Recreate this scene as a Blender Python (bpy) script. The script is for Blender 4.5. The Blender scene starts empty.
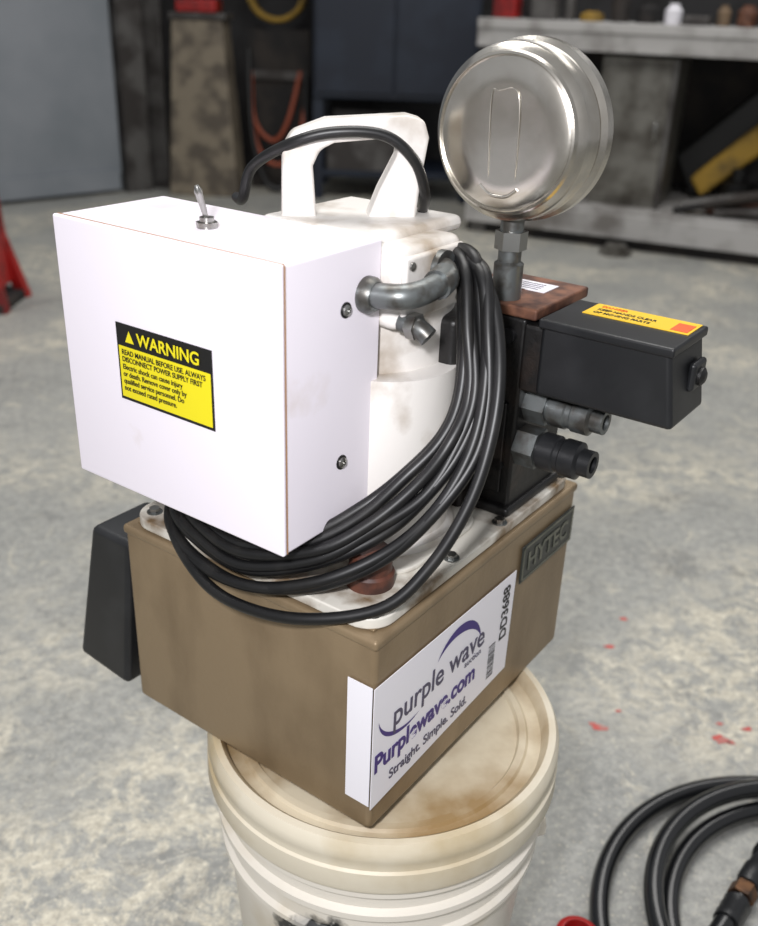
import bpy, bmesh, math, random
from mathutils import Vector, Matrix
random.seed(4)
S=bpy.context.scene
S.view_settings.view_transform='Standard'
COL=S.collection
# ---------------------------------------------------------------- materials
def s2l(c):
    return tuple(((x/255)/12.92 if x/255<=.04045 else ((x/255+.055)/1.055)**2.4) for x in c)
def mat(name,c,rough=.5,metal=0.,c2=None,scale=8,lo=.45,hi=.6,bump=0,bscale=60,coat=0,detail=6,stretch=None):
    m=bpy.data.materials.new(name);m.use_nodes=True
    nt=m.node_tree;n=nt.nodes;p=n['Principled BSDF']
    p.inputs['Roughness'].default_value=rough;p.inputs['Metallic'].default_value=metal
    p.inputs['Coat Weight'].default_value=coat
    A=(*s2l(c),1)
    p.inputs['Base Color'].default_value=A
    tc=n.new('ShaderNodeTexCoord')
    if c2:
        no=n.new('ShaderNodeTexNoise');no.inputs['Scale'].default_value=scale;no.inputs['Detail'].default_value=detail
        src=tc.outputs['Object']
        if stretch:
            mp=n.new('ShaderNodeMapping');mp.inputs['Scale'].default_value=stretch;nt.links.new(src,mp.inputs['Vector']);src=mp.outputs['Vector']
        nt.links.new(src,no.inputs['Vector'])
        r=n.new('ShaderNodeValToRGB');r.color_ramp.elements[0].position=lo;r.color_ramp.elements[1].position=hi
        r.color_ramp.elements[0].color=A;r.color_ramp.elements[1].color=(*s2l(c2),1)
        nt.links.new(no.outputs['Fac'],r.inputs['Fac']);nt.links.new(r.outputs['Color'],p.inputs['Base Color'])
    if bump:
        no=n.new('ShaderNodeTexNoise');no.inputs['Scale'].default_value=bscale;no.inputs['Detail'].default_value=4
        nt.links.new(tc.outputs['Object'],no.inputs['Vector'])
        bp=n.new('ShaderNodeBump');bp.inputs['Strength'].default_value=bump;bp.inputs['Distance'].default_value=.002
        nt.links.new(no.outputs['Fac'],bp.inputs['Height']);nt.links.new(bp.outputs['Normal'],p.inputs['Normal'])
    return m
M={}
M['tan']=mat('bronze_paint',(144,125,98),.40,.3,(110,92,68),16,.42,.8,.15,200,stretch=(1,1,.5))
M['white']=mat('white_enamel',(234,228,236),.38,0,(196,180,164),11,.60,.82,.05,80)
M['whiteold']=mat('aged_white_enamel',(222,218,213),.42,0,(152,136,116),20,.5,.74,.1,120)
M['plate']=mat('oily_white_plate',(212,208,198),.3,0,(112,90,62),26,.47,.66,.1,100)
M['seam']=mat('dirty_seam',(160,122,92),.8)
M['black']=mat('black_cast',(20,19,19),.45,0,(42,33,28),34,.5,.7,.3,150)
M['blackpl']=mat('black_plastic',(28,29,31),.38,0,(42,43,45),20,.5,.8)
M['cable']=mat('cable_rubber',(15,15,16),.42,0,(28,27,26),40,.5,.7)
M['hose']=mat('hose_rubber',(18,19,21),.22,coat=.4)
M['chrome']=mat('stainless',(214,210,202),.24,1,(168,160,148),18,.42,.78,.14,30)
M['zinc']=mat('zinc_pipe',(120,124,124),.4,.75,(90,88,84),60,.45,.6)
M['steel']=mat('steel_fitting',(165,165,162),.28,.95,(110,100,90),50,.5,.7)
M['brass']=mat('brass_rusty',(104,72,46),.45,.6,(60,42,30),60)
M['rust']=mat('rusty_brown',(124,84,64),.6,.2,(80,52,42),60,.4,.6,.2,80)
M['plug']=mat('plug_brown',(96,56,42),.5,0,(60,36,30),60,.4,.6,.2,80)
M['yellow']=mat('label_yellow',(224,210,28),.45)
M['amber']=mat('label_yellow_orange',(232,190,40),.45)
M['amberold']=mat('faded_yellow',(176,140,52),.6,0,(120,98,48),7)
M['ink']=mat('label_black',(18,18,18),.5)
M['red']=mat('red_paint',(160,28,26),.4,0,(110,20,20),10)
M['orangeink']=mat('label_orange',(214,92,36),.5)
M['redfloor']=mat('red_floor_paint',(190,84,78),.6,0,(170,124,116),60)
M['labelw']=mat('label_white',(238,236,242),.4)
M['purple']=mat('label_purple',(62,44,120),.45)
M['greyink']=mat('label_grey',(78,74,96),.5)
M['plaque']=mat('nameplate_dark',(88,92,82),.35,.4,(112,112,100),60)
M['plaquetx']=mat('nameplate_text',(40,44,41),.4)
M['navy']=mat('navy_paint',(19,27,42),.5,0,(28,37,52),5)
M['greypanel']=mat('grey_door_paint',(140,144,150),.5,0,(122,128,134),2.5,.4,.7)
M['postg']=mat('galvanised_post',(96,94,92),.5,.3,(60,56,54),6)
M['tanpost']=mat('dusty_wood',(124,114,98),.7,0,(84,76,66),9)
M['benchw']=mat('bench_edge_paint',(176,174,172),.55,0,(118,114,110),5,.45,.65)
M['dark']=mat('dark_mottled',(30,28,28),.8,0,(52,46,42),6)  # near-black base with random brownish mottling
M['wallb']=mat('back_wall_paint',(54,53,54),.8,0,(34,32,32),3,.4,.6)
M['galv']=mat('galvanised_sheet',(124,122,116),.4,.5,(80,76,70),9,.4,.65)
M['wood']=mat('old_lumber',(120,100,78),.8,0,(80,68,56),7)
M['orange']=mat('orange_hose',(150,72,46),.5)
M['glass']=mat('gauge_face',(235,235,230),.2)
def floor_mat():
    m=bpy.data.materials.new('dusty_concrete');m.use_nodes=True;nt=m.node_tree;n=nt.nodes;p=n['Principled BSDF'];L=nt.links.new
    tc=n.new('ShaderNodeTexCoord')
    def noise(s,d=8,r=.6,dist=0,off=0):
        mp=n.new('ShaderNodeMapping');mp.inputs['Location'].default_value=(off,off*.7,0);L(tc.outputs['Object'],mp.inputs['Vector'])
        x=n.new('ShaderNodeTexNoise');x.inputs['Scale'].default_value=s;x.inputs['Detail'].default_value=d;x.inputs['Roughness'].default_value=r;x.inputs['Distortion'].default_value=dist
        L(mp.outputs['Vector'],x.inputs['Vector']);return x.outputs['Fac']
    def ramp(f,st):
        r=n.new('ShaderNodeValToRGB');e=r.color_ramp.elements
        while len(e)<len(st): e.new(.5)
        for k,(pos,c) in enumerate(st): e[k].position=pos;e[k].color=(*s2l(c),1) if isinstance(c,tuple) else (c,c,c,1)
        L(f,r.inputs['Fac']);return r.outputs['Color']
    def mix(a,b,f):
        x=n.new('ShaderNodeMix');x.data_type='RGBA';L(f,x.inputs[0]);L(a,x.inputs[6]);L(b,x.inputs[7]);return x.outputs[2]
    def mul(a,b):
        x=n.new('ShaderNodeMath');x.operation='MULTIPLY';L(a,x.inputs[0]);L(b,x.inputs[1]);return x.outputs[0]
    base=ramp(noise(3.0,10,.68,.4),[(.32,(126,127,125)),(.5,(148,149,145)),(.68,(172,171,165))])
    fine=ramp(noise(60,8,.8),[(.34,(104,105,104)),(.5,(150,150,146)),(.66,(190,188,180))])
    base=mix(base,fine,ramp(noise(6,4),[(.3,.35),(.7,.75)]))
    pale=ramp(noise(80,6,.8),[(.34,(158,152,138)),(.66,(226,220,202))])
    region=ramp(noise(1.9,3,.5,0,3.1),[(.45,0.),(.58,1.)])
    clump=ramp(noise(20,12,.82,.4),[(.46,0.),(.54,.95)])
    c=mix(base,pale,mul(region,clump))
    wisp=ramp(noise(9,12,.82,1.5,9),[(.56,0.),(.62,.7)])
    c=mix(c,pale,wisp)
    dk=ramp(noise(40,5,.6),[(.3,(86,88,89)),(.7,(120,120,118))])
    c=mix(c,dk,ramp(noise(4.5,12,.76,.8,5),[(.34,.7),(.44,0.)]))
    c=mix(c,pale,ramp(noise(150,4,.7),[(.58,0.),(.66,.8)]))
    L(c,p.inputs['Base Color']);p.inputs['Roughness'].default_value=.6
    bp=n.new('ShaderNodeBump');bp.inputs['Strength'].default_value=.4;bp.inputs['Distance'].default_value=.003
    L(noise(90,5,.7),bp.inputs['Height']);L(bp.outputs['Normal'],p.inputs['Normal'])
    return m
M['floor']=floor_mat()
def bucket_mat():
    m=mat('bucket_plastic',(234,228,216),.4,0,(208,194,166),9,.52,.75)
    nt=m.node_tree;n=nt.nodes;L=nt.links.new;p=n['Principled BSDF']
    tc=n.new('ShaderNodeTexCoord')
    src=p.inputs['Base Color'].links[0].from_socket
    v=n.new('ShaderNodeVectorMath');v.operation='DISTANCE';v.inputs[1].default_value=(-.040,-.137,.210)
    L(tc.outputs['Object'],v.inputs[0])
    no=n.new('ShaderNodeTexNoise');no.inputs['Scale'].default_value=60;no.inputs['Detail'].default_value=3
    L(tc.outputs['Object'],no.inputs['Vector'])
    a=n.new('ShaderNodeMath');a.operation='MULTIPLY_ADD';a.inputs[1].default_value=.03;L(no.outputs['Fac'],a.inputs[0]);L(v.outputs['Value'],a.inputs[2])
    r=n.new('ShaderNodeValToRGB');e=r.color_ramp.elements;e[0].position=.069;e[1].position=.072;e[0].color=(1,1,1,1);e[1].color=(0,0,0,1)
    L(a.outputs[0],r.inputs['Fac'])
    g=n.new('ShaderNodeTexNoise');g.inputs['Scale'].default_value=44;g.inputs['Detail'].default_value=4;L(tc.outputs['Object'],g.inputs['Vector'])
    gr=n.new('ShaderNodeValToRGB');e=gr.color_ramp.elements;e[0].position=.5;e[1].position=.54;e[0].color=(.02,.02,.02,1);e[1].color=(*s2l((175,172,165)),1)
    L(g.outputs['Fac'],gr.inputs['Fac'])
    x=n.new('ShaderNodeMix');x.data_type='RGBA';L(r.outputs['Color'],x.inputs[0]);L(src,x.inputs[6]);L(gr.outputs['Color'],x.inputs[7])
    L(x.outputs[2],p.inputs['Base Color']);return m
M['bucket']=bucket_mat()
M['lid']=mat('bucket_lid_plastic',(222,210,184),.4,0,(158,130,88),9,.46,.66,.1,60)
M['skirt']=mat('bucket_lid_skirt_plastic',(228,219,198),.4,0,(196,178,142),9,.48,.7,.1,60)
# ---------------------------------------------------------------- helpers
def fin(me,name,m,parent=None,smooth=False,bev=0,seg=3,angle=35):
    ob=bpy.data.objects.new(name,me);COL.objects.link(ob)
    if m: me.materials.append(M[m])
    if smooth:
        for p in me.polygons:p.use_smooth=True
        es=ob.modifiers.new('es','EDGE_SPLIT');es.split_angle=math.radians(angle)
    if bev:
        b=ob.modifiers.new('b','BEVEL');b.width=bev;b.segments=seg;b.limit_method='ANGLE'
        for p in me.polygons:p.use_smooth=True
        w=ob.modifiers.new('wn','WEIGHTED_NORMAL')
    if parent: ob.parent=parent
    return ob
def hexa(name,pts,m,parent=None,bev=0):
    me=bpy.data.meshes.new(name);bm=bmesh.new();v=[bm.verts.new(p) for p in pts]
    for f in ((0,3,2,1),(4,5,6,7),(0,1,5,4),(1,2,6,5),(2,3,7,6),(3,0,4,7)): bm.faces.new([v[i] for i in f])
    bmesh.ops.recalc_face_normals(bm,faces=bm.faces);bm.to_mesh(me);bm.free()
    return fin(me,name,m,parent,bev=bev)
def box(name,a,b,m,parent=None,bev=.002):
    x0,y0,z0=a;x1,y1,z1=b
    return hexa(name,[(x0,y0,z0),(x1,y0,z0),(x1,y1,z0),(x0,y1,z0),(x0,y0,z1),(x1,y0,z1),(x1,y1,z1),(x0,y1,z1)],m,parent,bev)
def lathe(name,prof,m,parent=None,loc=(0,0,0),axis='z',n=64,angle=35,tilt=None):
    me=bpy.data.meshes.new(name);bm=bmesh.new();rings=[]
    for r,z in prof:
        if r<1e-6: rings.append([bm.verts.new((0,0,z))])
        else: rings.append([bm.verts.new((r*math.cos(2*math.pi*k/n),r*math.sin(2*math.pi*k/n),z)) for k in range(n)])
    for A,B in zip(rings,rings[1:]):
        for k in range(n):
            a0=A[k%len(A)];a1=A[(k+1)%len(A)];b0=B[k%len(B)];b1=B[(k+1)%len(B)]
            vs=[];[vs.append(q) for q in (a0,a1,b1,b0) if q not in vs]
            if len(vs)>2:
                try:bm.faces.new(vs)
                except ValueError:pass
    bmesh.ops.recalc_face_normals(bm,faces=bm.faces)
    if axis=='x': bm.transform(Matrix.Rotation(math.pi/2,4,'Y'))
    if axis=='-y': bm.transform(Matrix.Rotation(math.pi/2,4,'X'))
    if tilt is not None: bm.transform(tilt)
    bm.transform(Matrix.Translation(loc))
    bm.to_mesh(me);bm.free()
    return fin(me,name,m,parent,smooth=True,angle=angle)
def cr(P,closed=False,k=8):
    P=[Vector(p) for p in P];n=len(P);out=[]
    for i in range(n if closed else n-1):
        g=lambda j:P[j%n] if closed else P[max(0,min(n-1,j))]
        p0,p1,p2,p3=g(i-1),g(i),g(i+1),g(i+2)
        for t in range(k):
            t/=k;out.append(.5*((2*p1)+(-p0+p2)*t+(2*p0-5*p1+4*p2-p3)*t*t+(-p0+3*p1-3*p2+p3)*t**3))
    if not closed: out.append(P[-1])
    return out
def tube(name,P,r,m,parent=None,closed=False,smooth=True,res=5,caps=True):
    pts=cr(P,closed) if smooth else [Vector(p) for p in P]
    cu=bpy.data.curves.new(name,'CURVE');cu.dimensions='3D';sp=cu.splines.new('POLY');sp.points.add(len(pts)-1)
    for q,p in zip(sp.points,pts): q.co=(*p,1)
    sp.use_cyclic_u=closed;cu.bevel_depth=r;cu.bevel_resolution=res;cu.use_fill_caps=caps
    tmp=bpy.data.objects.new('tmp',cu);COL.objects.link(tmp)
    dg=bpy.context.evaluated_depsgraph_get();me=bpy.data.meshes.new_from_object(tmp.evaluated_get(dg))
    bpy.data.objects.remove(tmp);me.materials.clear()
    return fin(me,name,m,parent,smooth=True,angle=60)
def text(name,s,size,loc,rot,m,parent=None,bold=0,sx=1,sp=1.0):
    cu=bpy.data.curves.new(name,'FONT');cu.body=s;cu.size=size;cu.offset=bold;cu.space_character=sp;cu.extrude=.0001
    tmp=bpy.data.objects.new('tmp',cu);COL.objects.link(tmp)
    dg=bpy.context.evaluated_depsgraph_get();me=bpy.data.meshes.new_from_object(tmp.evaluated_get(dg));bpy.data.objects.remove(tmp)
    me.materials.clear();me.materials.append(M[m])
    ob=bpy.data.objects.new(name,me);COL.objects.link(ob);ob.location=loc;ob.rotation_euler=rot;ob.scale=(sx,1,1)
    if parent: ob.parent=parent
    return ob
def empty(name,loc=(0,0,0),rz=0,parent=None):
    e=bpy.data.objects.new(name,None);COL.objects.link(e);e.location=loc;e.rotation_euler=(0,0,rz);e.empty_display_size=.05
    if parent: e.parent=parent
    return e
def hexnut(name,r,h,m,parent,loc,axis='z'):
    return lathe(name,[(0,0),(r,0),(r,h),(0,h)],m,parent,loc,axis,n=6,angle=20)
def poly(name,pts,m,parent=None):
    me=bpy.data.meshes.new(name);me.from_pydata(pts,[],[list(range(len(pts)))]);return fin(me,name,m,parent)
# ---------------------------------------------------------------- PUMP UNIT
ANG=math.atan2(.8163,.5777)
P=empty('hydraulic_power_pack',(.0026,.53,0),ANG)
box('reservoir_tank',(0,0,.3685),(.3137,.2585,.543),'tan',P,.005)
box('reservoir_top_lip',(-.0012,-.0012,.537),(.315,.2597,.5455),'tan',P,.003)
box('gasket',(.008,.008,.5455),(.306,.2505,.5475),'tan',P,.0008)
def rplate(name,x0,y0,x1,y1,z0,z1,r,m,bev=.0015):
    pts=[]
    for cx,cy,a0 in ((x1-r,y1-r,0),(x0+r,y1-r,90),(x0+r,y0+r,180),(x1-r,y0+r,270)):
        for k in range(9):
            t=math.radians(a0+k*90/8);pts.append((cx+r*math.cos(t),cy+r*math.sin(t)))
    me=bpy.data.meshes.new(name);bm=bmesh.new()
    B=[bm.verts.new((x,y,z0)) for x,y in pts];T=[bm.verts.new((x,y,z1)) for x,y in pts];n=len(pts)
    bm.faces.new(B[::-1]);bm.faces.new(T)
    for k in range(n): bm.faces.new([B[k],B[(k+1)%n],T[(k+1)%n],T[k]])
    bm.to_mesh(me);bm.free();return fin(me,name,m,P,bev=bev)
rplate('cover_plate',.003,.003,.311,.2555,.5465,.5555,.022,'plate')
rplate('motor_flange',.055,.022,.185,.155,.5555,.560,.03,'plate')
for i,(u,v) in enumerate([(.112,.011),(.015,.014),(.018,.13),(.018,.24),(.16,.247),(.298,.012),(.298,.24),(.3,.13),(.185,.010)]):
    hexnut(f'cover_bolt_{i}',.0045,.004,'steel',P,(u,v,.5555)); lathe(f'bolt_washer_{i}',[(0,0),(.0065,0),(.0065,.001),(0,.001)],'zinc',P,(u,v,.5553),n=20)
lathe('filler_plug',[(0,0),(.018,0),(.018,.010),(.016,.012),(.016,.026),(.013,.029),(0,.029)],'plug',P,(.046,.040,.5555))
# motor
lathe('motor_body_lower',[(0,.557),(.060,.557),(.060,.566),(.055,.570),(.055,.70),(0,.70)],'whiteold',P,(.120,.086,0))
lathe('motor_body_upper',[(0,.66),(.058,.66),(.064,.668),(.068,.69),(.070,.695),(.070,.772),(.066,.784),(.055,.79),(0,.79)],'whiteold',P,(.133,.118,0))
box('motor_end_housing',(.079,.048,.735),(.160,.12,.792),'whiteold',P,.008)
box('housing_cover_flange',(.082,.0445,.742),(.156,.050,.787),'whiteold',P,.003)
box('motor_top_cap',(.085,.07,.785),(.195,.18,.797),'whiteold',P,.006)
for i,(u,z) in enumerate([(.088,.781),(.150,.781),(.150,.748)]): lathe(f'cover_screw_{i}',[(0,0),(.003,0),(.003,.002),(0,.0025)],'steel',P,(u,.045,z),'-y',n=16)
box('shade_fill_upper',(.135,.035,.60),(.198,.09,.735),'black',P,.006)  # added black box standing in for the shade behind the cord loops
box('shade_fill_lower',(.178,.045,.5555),(.199,.09,.64),'black',P,.004)  # black block added to paint the shaded gap between motor and valve block
# control box
ZB=.6000
box('control_box_body',(-.020,.0625,ZB+.0005),(.079,.2735,.7985),'white',P,.002)
box('control_box_cover',(-.024,.062,ZB),(-.0195,.274,.799),'white',P,.0018)
box('control_box_seam_side',(-.0196,.0622,ZB+.001),(-.0188,.0630,.798),'seam',P,0)
box('control_box_seam_top',(-.0196,.063,.798),(-.0188,.273,.7989),'seam',P,0)
for i,(u,z) in enumerate([(.040,.758),(.038,.649)]):
    lathe(f'box_screw_{i}',[(0,0),(.0040,0),(.0038,.002),(.002,.003),(.002,.0015),(0,.0015)],'steel',P,(u,.0625,z),'-y',n=20)
    lathe(f'box_screw_grommet_{i}',[(0,0),(.0054,0),(.0054,.0006),(0,.0006)],'ink',P,(u,.0625,z),'-y',n=20)
T=(.021,.167)
lathe('switch_bushing',[(0,0),(.007,0),(.007,.0015),(.005,.0015),(.005,.007),(0,.007)],'steel',P,(*T,.7985),n=20)
hexnut('switch_nut',.0078,.0028,'steel',P,(*T,.7995))
tl=Matrix.Rotation(math.radians(-18),4,'Y')
lathe('switch_lever',[(0,0),(.0016,0),(.0026,.019),(.0028,.022),(.0015,.025),(0,.025)],'steel',P,(*T,.803),n=16,tilt=tl)
lx=-.0243
def lab(name,v0,v1,z0,z1,m,off=0): return box(name,(lx-off-.0004,v0,z0),(lx-off,v1,z1),m,P,0)
lab('warning_label_frame',.1210,.2145,.6765,.7335,'ink')
lab('warning_label_yellow',.1228,.2127,.6788,.7170,'yellow',.0003)
R3=(math.radians(90),0,math.radians(-90))
text('warning_title','WARNING',.0125,(lx-.0012,.1925,.7208),R3,'yellow',P,.0002,sx=1.0)
poly('warning_triangle',[(lx-.0006,.2055,.7205),(lx-.0006,.1965,.7205),(lx-.0006,.2010,.7292)],'yellow',P)
for i,(s,z) in enumerate([('READ MANUAL BEFORE USE. ALWAYS',.7112),('DISCONNECT POWER SUPPLY FIRST',.7060),('Electric shock can cause injury',.7003),('or death. Remove cover only by',.6950),('qualified service personnel. Do',.6897),('not exceed rated pressure.',.6844)]):
    text(f'warning_line_{i}',s,.0054,(lx-.0012,.2095,z),R3,'ink',P,.00006,sx=.90)
# conduit elbow
E=[(.062,.066,.764),(.062,.052,.765),(.066,.038,.766),(.077,.031,.767),(.092,.029,.769),(.108,.031,.771),(.120,.038,.773),(.124,.046,.773)]
tube('conduit_elbow',E,.0086,'zinc',P)
lathe('conduit_locknut',[(0,0),(.0125,0),(.0125,.005),(.0098,.009),(0,.009)],'zinc',P,(.062,.0625,.764),'-y',n=24)
tube('conduit_coupling',[(.096,.029,.7695),(.104,.030,.7705),(.111,.0325,.7715)],.0105,'zinc',P)
lathe('conduit_hub',[(0,0),(.0135,0),(.0135,.005),(0,.005)],'zinc',P,(.124,.045,.773),'-y',n=24)
tube('cord_gland',[(.087,.050,.742),(.087,.036,.740),(.088,.028,.735)],.0072,'zinc',P)
hexnut('cord_gland_nut',.0095,.007,'steel',P,(.087,.043,.741),'-y')
# carry handle
def handle():
    O=[(-.014,.790),(-.013,.843),(-.006,.855),(.018,.864),(.076,.868),(.088,.865),(.092,.853),(.089,.832),(.084,.79)]
    I=[(.012,.790),(.009,.832),(.014,.843),(.024,.848),(.064,.852),(.070,.849),(.069,.840),(.057,.816),(.047,.79)]
    d=Vector((.06,-.065,0)).normalized();nrm=Vector((d.y,-d.x,0));o=Vector((.109,.160,0));w=.012
    me=bpy.data.meshes.new('h');bm=bmesh.new();V=[]
    for side in (-w,w):
        V.append(([bm.verts.new(o+d*s+nrm*side+Vector((0,0,z))) for s,z in O],[bm.verts.new(o+d*s+nrm*side+Vector((0,0,z))) for s,z in I]))
    n=len(O)
    for (o1,i1) in V:
        for k in range(n-1): bm.faces.new([o1[k],o1[k+1],i1[k+1],i1[k]])
    for j in (0,1):
        A=V[0][j];B=V[1][j]
        for k in range(n-1): bm.faces.new([A[k],A[k+1],B[k+1],B[k]])
    for k in (0,n-1): bm.faces.new([V[0][0][k],V[0][1][k],V[1][1][k],V[1][0][k]])
    bmesh.ops.recalc_face_normals(bm,faces=bm.faces);bm.to_mesh(me);bm.free()
    return fin(me,'carry_handle','whiteold',P,bev=.005)
handle()
# valve block
ZT=.725
box('valve_block',(.200,.012,.5555),(.285,.080,ZT),'black',P,.003)
box('valve_block_foot',(.193,.008,.5555),(.29,.09,.564),'black',P,.003)
box('valve_subplate_side',(.198,-.008,.668),(.268,.013,.722),'black',P,.003)
box('valve_rib',(.1965,.02,.575),(.2005,.074,.655),'black',P,.001)
for i,(v,z) in enumerate([(.025,.71),(.068,.71),(.025,.60),(.068,.60)]): lathe(f'socket_screw_{i}',[(0,0),(.006,0),(.006,.005),(.003,.005),(.003,.002),(0,.002)],'blackpl',P,(.1965,v,z),'x',n=20)
box('manifold_top_plate',(.200,.004,ZT),(.292,.086,ZT+.009),'rust',P,.002)
box('manifold_paper_tag',(.246,.022,ZT+.0092),(.272,.078,ZT+.0098),'labelw',P,0)
for k in range(4): box(f'manifold_tag_line_{k}',(.250+k*.005,.030,ZT+.0098),(.2515+k*.005,.070,ZT+.0100),'greyink',P,0)
hexa('solenoid_coil_housing',[(.193,-.114,.670),(.260,-.114,.670),(.260,-.004,.670),(.193,-.004,.670),(.193,-.104,.728),(.260,-.104,.728),(.260,-.004,.728),(.193,-.004,.728)],'blackpl',P,.004)
box('solenoid_lid',(.191,-.107,.7235),(.262,-.002,.731),'blackpl',P,.002)
box('solenoid_end_plate',(.225,-.114,.690),(.250,-.108,.712),'blackpl',P,.003)
lathe('solenoid_override_pin',[(0,0),(.007,0),(.007,.004),(.004,.006),(0,.006)],'black',P,(.238,-.112,.70),'-y',n=24)
box('solenoid_label',(.228,-.103,.7311),(.259,-.020,.7316),'amber',P,0)
box('solenoid_label_red',(.231,-.101,.7316),(.251,-.088,.7319),'orangeink',P,0)
for k in range(3): text(f'solenoid_label_text_{k}',('DANGER','KEEP HANDS CLEAR','OF MOVING PARTS')[k],.0065,(.250-.0085*k,-.026,.7318),(0,0,math.radians(-90)),'orangeink' if k==0 else 'ink',P,.0001,sx=.8)
def coupler(name,u,z,v0,L,r,m,m2):
    lathe(name+'_nut',[(0,0),(r*1.12,0),(r*1.12,L*.28),(0,L*.28)],m2,P,(u,v0,z),'-y',n=6,angle=20)
    lathe(name,[(0,0),(r*.8,0),(r*.8,L*.3),(r,L*.32),(r,L*.52),(r*.9,L*.54),(r*.9,L*.6),(r,L*.62),(r,L*.82),(r*.72,L*.85),(r*.72,L),(r*.45,L),(r*.45,L*.9),(0,L*.9)],m,P,(u,v0,z),'-y',n=32)
coupler('quick_coupler_upper',.222,.651,.012,.066,.0140,'zinc','zinc')
coupler('quick_coupler_lower',.213,.617,.012,.064,.0155,'blackpl','zinc')
# gauge
gv,gz,gu=.041,.857,.192
lathe('gauge_case',[(0,0),(.030,0),(.034,-.0008),(.050,-.0008),(.0535,.001),(.0560,.0035),(.0585,.005),(.0610,.008),(.0610,.020),(.0620,.022),(.0620,.025),(.0605,.027),(.0605,.030),(.0645,.033),(.0645,.042),(.058,.044),(.056,.041)],'chrome',P,(gu,gv,gz),'x',n=96,angle=28)
lathe('gauge_dial',[(0,.041),(.057,.041),(.057,.0415),(0,.0415)],'glass',P,(gu,gv,gz),'x',n=64)
lathe('gauge_case_ring',[(.0525,.0014),(.0535,-.0012),(.0550,-.0004),(.0562,.0030)],'chrome',P,(gu,gv,gz),'x',n=96)
gx=gu-.0007
tube('gauge_back_relief',[(gx,gv+.010,gz-.030),(gx,gv+.012,gz+.024),(gx,gv+.006,gz+.029),(gx,gv-.010,gz+.026),(gx,gv-.012,gz-.030)],.0005,'chrome',P)
tube('gauge_blowout_slot',[(gx,gv+.016,gz-.036),(gx,gv+.007,gz-.042),(gx,gv-.006,gz-.042),(gx,gv-.015,gz-.036)],.0013,'chrome',P)
lathe('gauge_stem',[(0,ZT+.008),(.0115,ZT+.008),(.0115,ZT+.036),(.009,ZT+.038),(.009,.80),(0,.80)],'zinc',P,(.216,.040,0),n=24)
hexnut('gauge_stem_nut',.0125,.014,'steel',P,(.216,.040,.772))
# power cord strands (u,v,z in pump frame)
A=[(.178,.072,.733),(.165,.061,.772),(.136,.026,.778),(.126,.001,.755),(.106,-.019,.716),(.087,-.027,.676),(.066,-.026,.634),(.040,-.014,.592),(.014,.008,.562),(-.013,.060,.546),(-.020,.119,.540),(-.014,.163,.548),(.008,.209,.561),(.042,.230,.570)]
B=[(.176,.076,.733),(.160,.064,.773),(.133,.032,.777),(.117,.012,.744),(.100,-.004,.702),(.079,-.006,.665),(.057,.006,.634),(.034,.030,.606),(.008,.063,.583),(-.008,.118,.566),(.000,.174,.566),(.016,.209,.568),(.047,.232,.572)]
C=[(.17,.07,.74),(.155,.055,.774),(.135,.015,.777),(.115,-.004,.741),(.099,-.016,.698),(.079,-.018,.661),(.056,-.007,.626),(.033,.017,.591),(.005,.053,.568),(-.012,.107,.554),(-.010,.166,.552),(.010,.212,.563),(.04,.235,.575)]
Dd=[(.17,.07,.75),(.150,.050,.774),(.131,.030,.768),(.114,.016,.736),(.098,.007,.694),(.080,.010,.667),(.060,.024,.640),(.036,.044,.614),(.011,.073,.592),(.000,.12,.580),(.008,.17,.576),(.03,.2,.575),(.05,.22,.578)]
def lerp(X,Y,t,o=(0,0,0)):
    n=min(len(X),len(Y));return [Vector(X[i]).lerp(Vector(Y[i]),t)+Vector(o) for i in range(n)]
def wob(X,a=.0018):
    return [Vector(p)+Vector([random.uniform(-a,a) for _ in range(3)]) for p in X]
strands=[A,wob(B),wob(C),wob(Dd),wob(lerp(B,C,.5,(.004,.003,.003))),wob(lerp(B,Dd,.5,(-.003,-.004,.002))),wob(lerp(Dd,B,.2,(.006,.004,.004))),wob(lerp(C,B,.25,(-.002,-.002,-.002)))]
for i,s in enumerate(strands): tube(f'power_cord_loop_{i}',s,.0045,'cable',P)
H=[(.12,.235,.797),(.101,.210,.802),(.099,.198,.826),(.095,.160,.846),(.110,.132,.856),(.134,.104,.855),(.150,.088,.838),(.163,.086,.813),(.181,.100,.797)]
tube('switch_cord_over_handle',H,.0040,'cable',P)
# hanging pendant on far side of tank
hexa('pendant_control_body',[(-.004,.270,.374),(.065,.270,.374),(.065,.337,.381),(-.004,.337,.381),(.006,.262,.522),(.07,.262,.522),(.07,.312,.522),(.006,.312,.522)],'blackpl',P,.006)
box('pendant_bracket',(.02,.2585,.43),(.06,.268,.50),'zinc',P,.001)
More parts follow.
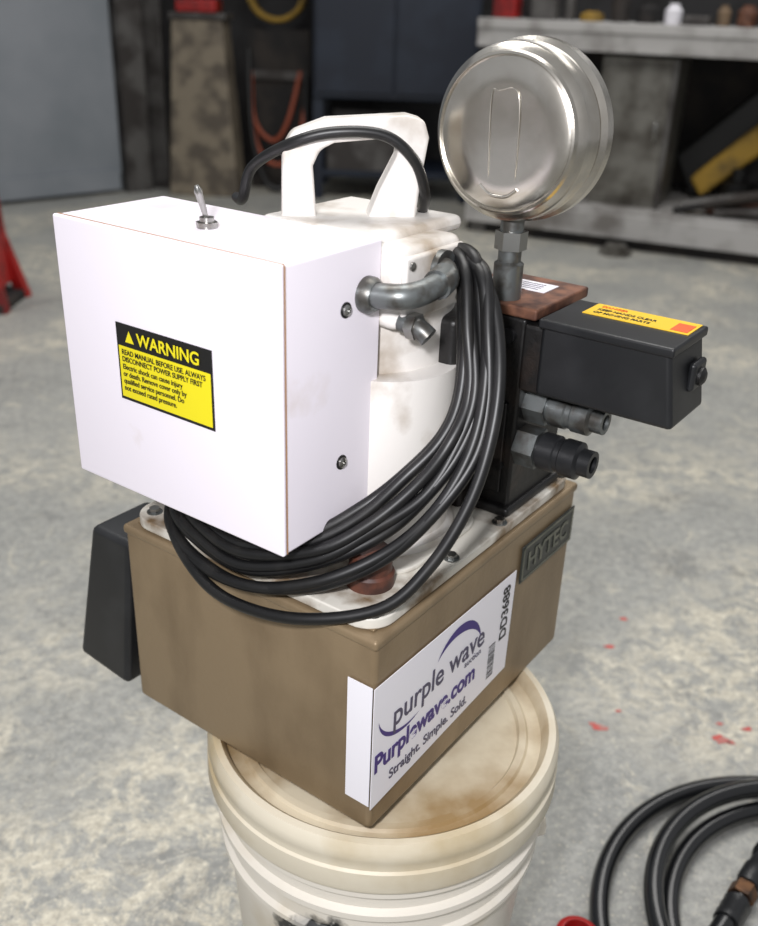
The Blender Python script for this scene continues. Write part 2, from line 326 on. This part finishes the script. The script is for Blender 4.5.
# auction sticker wrapping the tank corner
box('sticker_wrap',(-.0022,.0,.396),(-.0016,.022,.507),'labelw',P,0)
hexa('sticker_panel',[(-.0022,-.0020,.394),(.2,-.0020,.404),(.2,-.0014,.404),(-.0022,-.0014,.394),(-.0022,-.0020,.507),(.203,-.0020,.505),(.203,-.0014,.505),(-.0022,-.0014,.507)],'labelw',P,0)
RV=(math.radians(90),0,0)
yv=-.0023
text('sticker_line_1','purple wave',.029,(.022,yv,.457),RV,'greyink',P,.0003,sx=.93)
text('sticker_line_2','Purplewave.com',.0235,(.000,yv,.4275),RV,'purple',P,.0007,sx=.92)
text('sticker_line_3','Straight. Simple. Sold.',.0130,(.020,yv,.408),RV,'greyink',P,.0002)
text('sticker_small','auction',.009,(.124,yv,.449),RV,'greyink',P)
def swoosh(name,c,r0,a0,a1,w,yy=yv,flat=1):
    o=[];n=24
    for k in range(n+1):
        t=math.radians(a0+(a1-a0)*k/n);o.append((c[0]+r0*math.cos(t),yy,c[1]+r0*flat*math.sin(t)))
    for k in range(n,-1,-1):
        t=math.radians(a0+(a1-a0)*k/n);ww=w*math.sin(math.pi*k/n);o.append((c[0]+(r0-ww)*math.cos(t),yy,c[1]+(r0-ww)*flat*math.sin(t)))
    poly(name,o,'purple',P)
swoosh('sticker_swoosh_top',(.112,.464),.036,5,150,.009,flat=.95)
swoosh('sticker_swoosh_low',(.040,.474),.036,180,300,.0045,flat=.78)
text('sticker_code','DD3688',.0165,(.1935,yv,.442),(math.radians(90),math.radians(-90),0),'ink',P,.0003,sx=.95)
for k in range(16):
    box(f'sticker_barcode_{k}',(.165,yv,.412+k*.0022),(.176,yv+.0001,.412+k*.0022+random.choice((.0006,.0012))),'ink',P,0)
box('nameplate',(.210,-.0026,.487),(.310,-.0014,.524),'plaquetx',P,.0005)
for nm,a_,b_ in (('nameplate_border_t',(.212,-.0030,.5205),(.308,-.0024,.5225)),('nameplate_border_b',(.212,-.0030,.4885),(.308,-.0024,.4905)),('nameplate_border_l',(.212,-.0030,.4885),(.214,-.0024,.5225)),('nameplate_border_r',(.306,-.0030,.4885),(.308,-.0024,.5225))): box(nm,a_,b_,'plaque',P,0)
text('nameplate_text','HYTEC',.025,(.220,-.0032,.497),RV,'plaque',P,.0006,sx=1.0)
# ---------------------------------------------------------------- BUCKET
Bk=empty('plastic_bucket',(.0125,.6718,0))
dz=-.0078
lathe('bucket_body',[(0,.001),(.122,.001),(.126,.006),(.1420,.242),(.1425,.248),(.1485,.250),(.1485,.255),(.1440,.258),(.1445,.278),(.151,.281),(.151,.287),(.1455,.290),(.146,.306),(.1525,.309),(.1525,.316),(.148,.319),(.148,.337),(0,.337)],'bucket',Bk,n=128)
lathe('bucket_lid_skirt',[(.150,.327+dz),(.1565,.327+dz),(.158,.331+dz),(.1575,.348+dz),(.1555,.350+dz),(.1555,.357+dz),(.157,.360+dz),(.1565,.369+dz),(.153,.3755+dz),(.147,.3758+dz)],'skirt',Bk,n=128)
lathe('bucket_lid',[(.147,.3758+dz),(.143,.372+dz),(.141,.364+dz),(.136,.362+dz),(.130,.363+dz),(.128,.3655+dz),(.122,.3655+dz),(.120,.362+dz),(0,.362+dz)],'lid',Bk,n=128)
for s_,a in ((0,-12),(1,168)):
    t=math.radians(a);sg=1 if s_==0 else -1
    lathe(f'bail_ear_{s_}',[(0,0),(.011,0),(.009,.008*sg),(0,.008*sg)],'bucket',Bk,(.146*math.cos(t),.146*math.sin(t),.267),'x',n=24)
tube('bail_handle',[(.154*math.cos(math.radians(a)),.154*math.sin(math.radians(a)),.267-.13*math.sin(math.radians(a+12))) for a in range(-12,169,12)],.002,'steel',Bk)
# ---------------------------------------------------------------- HOSES on the floor
Hs=empty('hydraulic_hose_coil',(.52,.715,0))
def arc(r,a0,a1,z,n=40,dr=0,dz=0,cx=0,cy=0): return [(cx+(r+dr*k/n)*math.cos(math.radians(a0+(a1-a0)*k/n)),cy+(r+dr*k/n)*math.sin(math.radians(a0+(a1-a0)*k/n)),z+dz*k/n) for k in range(n+1)]
tube('hose_loop_outer',arc(.247,-60,360-75,.013,60,.010),.0115,'hose',Hs)
tube('hose_loop_mid',arc(.224,-60,270,.036,60,-.008,cx=.024,cy=.004),.0115,'hose',Hs)
tube('hose_loop_low',arc(.214,-50,310,.013,60,.0,cx=.040,cy=-.002),.0115,'hose',Hs)
tube('hose_end',[(-.20,-.13,.014),(-.165,-.04,.016),(-.115,.025,.018),(-.085,.06,.018)],.0125,'hose',Hs)
dirv=Vector((.62,.78,0)).normalized();q=dirv.to_track_quat('Z','Y').to_matrix().to_4x4();b0=Vector((-.110,.030,.018))
lathe('hose_crimp',[(0,0),(.015,0),(.0155,.01),(.0145,.012),(.0155,.022),(.0145,.024),(.0155,.034),(.013,.036),(0,.036)],'blackpl',Hs,tuple(b0),tilt=q,n=32)
lathe('hose_brass_union',[(0,0),(.0145,0),(.0155,.002),(.0155,.018),(.0145,.02),(0,.02)],'brass',Hs,tuple(b0+dirv*.042),tilt=q,n=6,angle=20)
lathe('hose_quick_connect',[(0,0),(.0125,0),(.0145,.006),(.0145,.030),(.012,.034),(.012,.05),(0,.05)],'blackpl',Hs,tuple(b0+dirv*.066),tilt=q,n=32)
lathe('hose_neck',[(0,0),(.009,0),(.009,.04),(0,.04)],'zinc',Hs,tuple(b0+dirv*.030),tilt=q,n=32)
tube('hose_beyond_coupling',[tuple(b0+dirv*t_) for t_ in (.11,.14)]+[(.04,.145,.016),(.10,.14,.016)],.0115,'hose',Hs)
Rt=empty('red_hose_cap',(.238,.720,0))
lathe('cap_body',[(0,0),(.022,0),(.024,.004),(.024,.022),(.018,.026),(.016,.026),(.016,.008),(0,.008)],'red',Rt)
me=bpy.data.meshes.new('red_paint_marks');bm=bmesh.new()
for (x,y,r) in [(.336,1.082,.008),(.505,1.066,.010),(.552,1.09,.006),(.39,1.28,.006),(.37,1.12,.004),(.515,1.10,.004),(.43,1.36,.005),(.325,1.09,.004),(.52,1.06,.005)]:
    vs=[bm.verts.new((x+r*random.uniform(.5,1.3)*math.cos(t*math.pi/5)*1.4,y+r*random.uniform(.5,1.2)*math.sin(t*math.pi/5),.0006)) for t in range(10)];bm.faces.new(vs)
bm.to_mesh(me);bm.free();fin(me,'red_paint_marks','redfloor')
# ---------------------------------------------------------------- ROOM
me=bpy.data.meshes.new('floor');me.from_pydata([(-7,-4,0),(7,-4,0),(7,7,0),(-7,7,0)],[],[(0,1,2,3)]);fin(me,'floor','floor')
box('wall_back',(-1.6,5.85,0),(7,6.0,3.2),'wallb',None,0)
def obox(name,p0,p1,th,z0,z1,m,parent=None,bev=0):
    a=Vector((*p0,0));b=Vector((*p1,0));d=(b-a).normalized();nn=Vector((-d.y,d.x,0))*th
    pts=[a,b,b+nn,a+nn];return hexa(name,[(p.x,p.y,z0) for p in pts]+[(p.x,p.y,z1) for p in pts],m,parent,bev)
obox('wall_left',(-4.6,2.2),(-1.30,5.29),.12,0,3.2,'greypanel')
Dr=empty('door_1')
obox('door_leaf',(-3.0,3.66),(-1.42,5.13),-.03,.10,2.4,'greypanel',Dr)
obox('door_rail',(-3.0,3.63),(-1.42,5.10),-.03,.02,.12,'greypanel',Dr)
obox('trim_1',(-1.40,5.13),(-1.30,5.22),-.06,0,3.0,'postg')
Po=empty('steel_channel_post',(-1.245,5.34,0))
box('web',(-.05,-.02,0),(.05,0,3),'postg',Po,0);box('flange_a',(-.055,-.06,0),(-.045,.0,3),'postg',Po,0);box('flange_b',(.045,-.06,0),(.055,0,3),'postg',Po,0);box('foot',(-.07,-.08,0),(.07,.03,.015),'postg',Po,0)
St=empty('vise_stand',(-.955,5.22,0))
hexa('pedestal',[(-.19,-.15,0),(.17,-.15,0),(.17,.15,0),(-.19,.15,0),(-.14,-.12,.84),(.11,-.12,.84),(.11,.12,.84),(-.14,.12,.84)],'tanpost',St,.01)
box('pedestal_cap',(-.15,-.13,.84),(.13,.13,.87),'postg',St,.005)
box('vise_base',(-.12,-.1,.87),(.08,.1,.93),'red',St,.01);box('vise_jaw_fixed',(-.10,-.06,.93),(-.0,.06,1.05),'red',St,.01);box('vise_jaw_moving',(.03,-.05,.95),(.10,.05,1.04),'red',St,.01)
lathe('vise_screw',[(0,0),(.015,0),(.015,.08),(0,.08)],'steel',St,(.09,0,.98),'x',n=16)
Yh=empty('yellow_air_hose_coil',(-.64,5.68,.99))
for k in range(4): tube(f'loop_{k}',[(.15*math.cos(t*math.pi/8),.03*k-.04,.15*math.sin(t*math.pi/8)) for t in range(16)],.016,'amberold',Yh,closed=True)
tube('hanger',[(0,.06,.15),(0,.17,.2)],.012,'postg',Yh,smooth=False)
Oh=empty('welding_cable_rack',(-.61,5.3,0))
tube('cable_red',[(-.14,.10,.60),(-.12,.04,.36),(-.02,.02,.26),(.06,.02,.36),(.12,.1,.60)],.012,'orange',Oh)
tube('cable_red_low',[(-.15,.10,.5),(-.10,.02,.22),(.02,.0,.14),(.12,.02,.28),(.15,.1,.5)],.012,'orange',Oh)
tube('cable_black',[(-.15,.1,.7),(-.13,-.0,.3),(-.05,-.05,.05),(.06,-.04,.04),(.14,.02,.2),(.15,.1,.6)],.016,'cable',Oh)
box('rack_board',(-.155,.115,.0),(.165,.15,.80),'dark',Oh,0);box('rack_rail',(-.155,.09,.56),(.165,.115,.60),'postg',Oh,0)
Nc=empty('tool_cabinet',(0,5.38,0))
box('carcass',(-.40,-.28,.50),(.42,.28,1.9),'navy',Nc,.01)
box('door_left',(-.385,-.295,.53),(.0,-.28,1.86),'navy',Nc,.004);box('door_right',(.012,-.295,.53),(.40,-.28,1.86),'navy',Nc,.004)
for i,x in enumerate((-.40,.37)):
    for j,y in enumerate((-.26,.22)): box(f'leg_{i}{j}',(x,y,0),(x+.05,y+.05,.5),'navy',Nc,0)
box('lower_shelf',(-.38,-.25,.12),(.4,.25,.15),'navy',Nc,0)
tube('door_handle',[(-.03,-.30,1.1),(-.03,-.33,1.12),(-.03,-.33,1.22),(-.03,-.30,1.24)],.008,'steel',Nc)
for nm,a_,b_ in (('bin_base',(-.32,-.24,.15),(.1,.14,.17)),('bin_front',(-.32,-.25,.15),(.1,-.23,.33)),('bin_back',(-.32,.13,.15),(.1,.15,.41)),('bin_l',(-.33,-.24,.15),(-.31,.14,.37)),('bin_r',(.09,-.24,.15),(.11,.14,.37))): box(nm,a_,b_,'postg',Nc,.003)
# workbench
WA=math.atan2(-.40,.917)
WB=empty('workbench',(.35,4.445,0),WA)
box('bench_top',(0,0,.86),(3.0,.75,.90),'benchw',WB,.004)
box('bench_apron',(0,0.01,.79),(3.0,.04,.86),'benchw',WB,.002)
box('bench_lower_shelf',(0,0.02,.14),(3.0,.72,.175),'benchw',WB,.003)
box('bench_shelf_front',(0,0.01,.05),(3.0,.03,.15),'benchw',WB,.003)
box('bench_toe_board',(0,0.05,.0),(3.0,.08,.14),'dark',WB,0)
box('bench_back_panel',(0,.70,.17),(3.0,.72,.86),'dark',WB,0)
for i,x in enumerate((0.02,1.9,2.9)):
    box(f'bench_leg_f{i}',(x,.04,0),(x+.07,.11,.86),'postg',WB,.003);box(f'bench_leg_b{i}',(x,.62,0),(x+.07,.69,.86),'postg',WB,.003)
GC=empty('galvanised_cupboard',(.53,.10,.175),0,WB)
box('shell',(0,0,0),(.31,.35,.60),'galv',GC,.004);box('cupboard_door',(.012,-.008,.03),(.29,0,.57),'galv',GC,.003);box('edge',(.295,-.012,0),(.315,.0,.60),'postg',GC,.001);tube('pull',[(.26,-.008,.28),(.26,-.03,.29),(.26,-.03,.35),(.26,-.008,.36)],.006,'steel',GC)
DB=empty('shelf_crate',(.10,.12,.175),0,WB)
box('crate_body',(0,0,0),(.36,.4,.32),'dark',DB,.01);box('crate_rim',(-.01,-.01,.30),(.37,.41,.34),'postg',DB,.004);box('crate_slot',(.1,-.012,.2),(.26,0,.24),'ink',DB,0)
for k in range(3): box(f'crate_rib_{k}',(.04+k*.12,-.008,.02),(.06+k*.12,0,.18),'postg',DB,0)
def onb(x,y,z):
    return (.35+x*math.cos(WA)-y*math.sin(WA),4.445+x*math.sin(WA)+y*math.cos(WA),z),WA
l,a=onb(.98,.42,.176);YB=empty('yellow_machine_arm',l,a)
hexa('beam',[(-.06,-.03,.10),(0.0,-.03,.02),(0.0,.03,.02),(-.06,.03,.10),(.34,-.03,.50),(.38,-.03,.37),(.38,.03,.37),(.34,.03,.50)],'amberold',YB,.02)
hexa('beam_black_face',[(-.15,.04,.18),(-0.05,.04,.0),(-0.05,.08,.0),(-.15,.08,.18),(.30,.04,.62),(.42,.04,.42),(.42,.08,.42),(.30,.08,.62)],'ink',YB,.03)
box('stand',(.1,.05,0),(.3,.2,.24),'dark',YB,.01)
for k in range(5):
    x0=.15+.12*k;lathe(f'roller_{k}',[(0,0),(.05,0),(.06,.02),(.06,.1),(.03,.11),(.03,.16),(0,.16)],random.choice(('dark','postg','ink','tanpost')),YB,(x0,-.03+.03*(k%2),.0),n=20)
l,a=onb(.90,.03,.176);PP=empty('pipe_offcuts',l,a)
for k in range(8):
    y=.01+.026*k;x0=random.uniform(-.03,.25);r=random.choice((.014,.02,.026));tube(f'pipe_{k}',[(x0,y,r),(x0+random.uniform(.3,.55),y+random.uniform(-.02,.05),r+.12*random.random())],r,random.choice(('rust','postg','dark','tanpost')),PP,smooth=False)
l,a=onb(0,0,.901);BI=empty('bench_top_clutter',l,a)
x=.03;k=0
while x<1.6:
    w=random.uniform(.04,.12);hh=random.uniform(.03,.16);m_=random.choice(('red','dark','postg','wood','amberold','ink','labelw','navy','rust','dark','red'))
    if random.random()<.5: box(f'item_{k}',(x,.1,0),(x+w,.1+w,hh),m_,BI,.006)
    else: lathe(f'item_{k}',[(0,0),(w*.4,0),(w*.42,hh*.7),(w*.25,hh*.85),(w*.25,hh),(0,hh)],m_,BI,(x+w/2,.2,0),n=24)
    x+=w+.012;k+=1
# small steel flange lying on the floor
Fl=empty('steel_flange_ring',(.985,4.10,0))
lathe('flange_disc',[(.02,0),(.07,0),(.07,.018),(.045,.02),(.045,.04),(.02,.04),(.02,0)],'galv',Fl,n=32)
# red jack stand at far left
RJ=empty('red_jack_stand',(-1.350,3.05,0))
for i,(x,y) in enumerate(((-.12,-.1),(.12,-.1),(.12,.1),(-.12,.1))):
    hexa(f'leg_{i}',[(x-.02,y-.02,0),(x+.02,y-.02,0),(x+.02,y+.02,0),(x-.02,y+.02,0),(x*.35-.02,y*.35-.02,.36),(x*.35+.02,y*.35-.02,.36),(x*.35+.02,y*.35+.02,.36),(x*.35-.02,y*.35+.02,.36)],'red',RJ,.003)
hexa('body',[(-.10,-.09,.06),(.10,-.09,.06),(.10,.09,.06),(-.10,.09,.06),(-.08,-.06,.42),(.09,-.06,.42),(.09,.06,.42),(-.08,.06,.42)],'red',RJ,.006)
box('base_ring',(-.13,-.12,.0),(.13,.12,.03),'dark',RJ,.004)
box('ratchet_post',(-.03,-.03,.42),(.03,.03,.5),'dark',RJ,.004)
tube('release_handle',[(.04,-.03,.40),(.09,-.05,.48),(.13,-.06,.55)],.022,'red',RJ,smooth=False)
# ---------------------------------------------------------------- LIGHTS
def area(name,loc,rot,size,pw,col=(1,1,1),sy=None):
    l=bpy.data.lights.new(name,'AREA');l.energy=pw;l.size=size;l.color=col
    if sy: l.shape='RECTANGLE';l.size_y=sy
    o=bpy.data.objects.new(name,l);COL.objects.link(o);o.location=loc;o.rotation_euler=rot;return o
area('shop_ceiling_light',(-.3,1.6,3.3),(0,0,0),2.4,74,(1,.98,.95),1.2)
area('shop_ceiling_light.001',(1.2,3.4,3.3),(0,0,0),2.4,34,(1,.98,.95),1.2)
fl=area('camera_flash',(-.10,-.03,1.06),(0,0,0),.06,8,(.98,.97,1.0))
fl.rotation_euler=(Vector((-.02,.7,.6))-Vector(fl.location)).to_track_quat('-Z','Y').to_euler()
w=bpy.data.worlds.new('w');S.world=w;w.use_nodes=True;w.node_tree.nodes['Background'].inputs[0].default_value=(.87,.88,.90,1);w.node_tree.nodes['Background'].inputs[1].default_value=.43
# ---------------------------------------------------------------- CAMERA
pitch,roll=.4503,.0366
fw=Vector((0,math.cos(pitch),-math.sin(pitch)));r0=Vector((1,0,0));u0=r0.cross(fw)
R_=math.cos(roll)*r0+math.sin(roll)*u0;U_=-math.sin(roll)*r0+math.cos(roll)*u0
cd=bpy.data.cameras.new('camera');cam=bpy.data.objects.new('camera',cd);COL.objects.link(cam)
mt=Matrix((R_,U_,-fw)).transposed().to_4x4();mt.translation=(0,0,.938);cam.matrix_world=mt
cd.sensor_fit='VERTICAL';cd.sensor_height=24;cd.sensor_width=24*758/926;cd.lens=24*949.46/926;cd.clip_start=.02
cd.dof.use_dof=True;cd.dof.focus_distance=.70;cd.dof.aperture_fstop=4.0
S.camera=cam
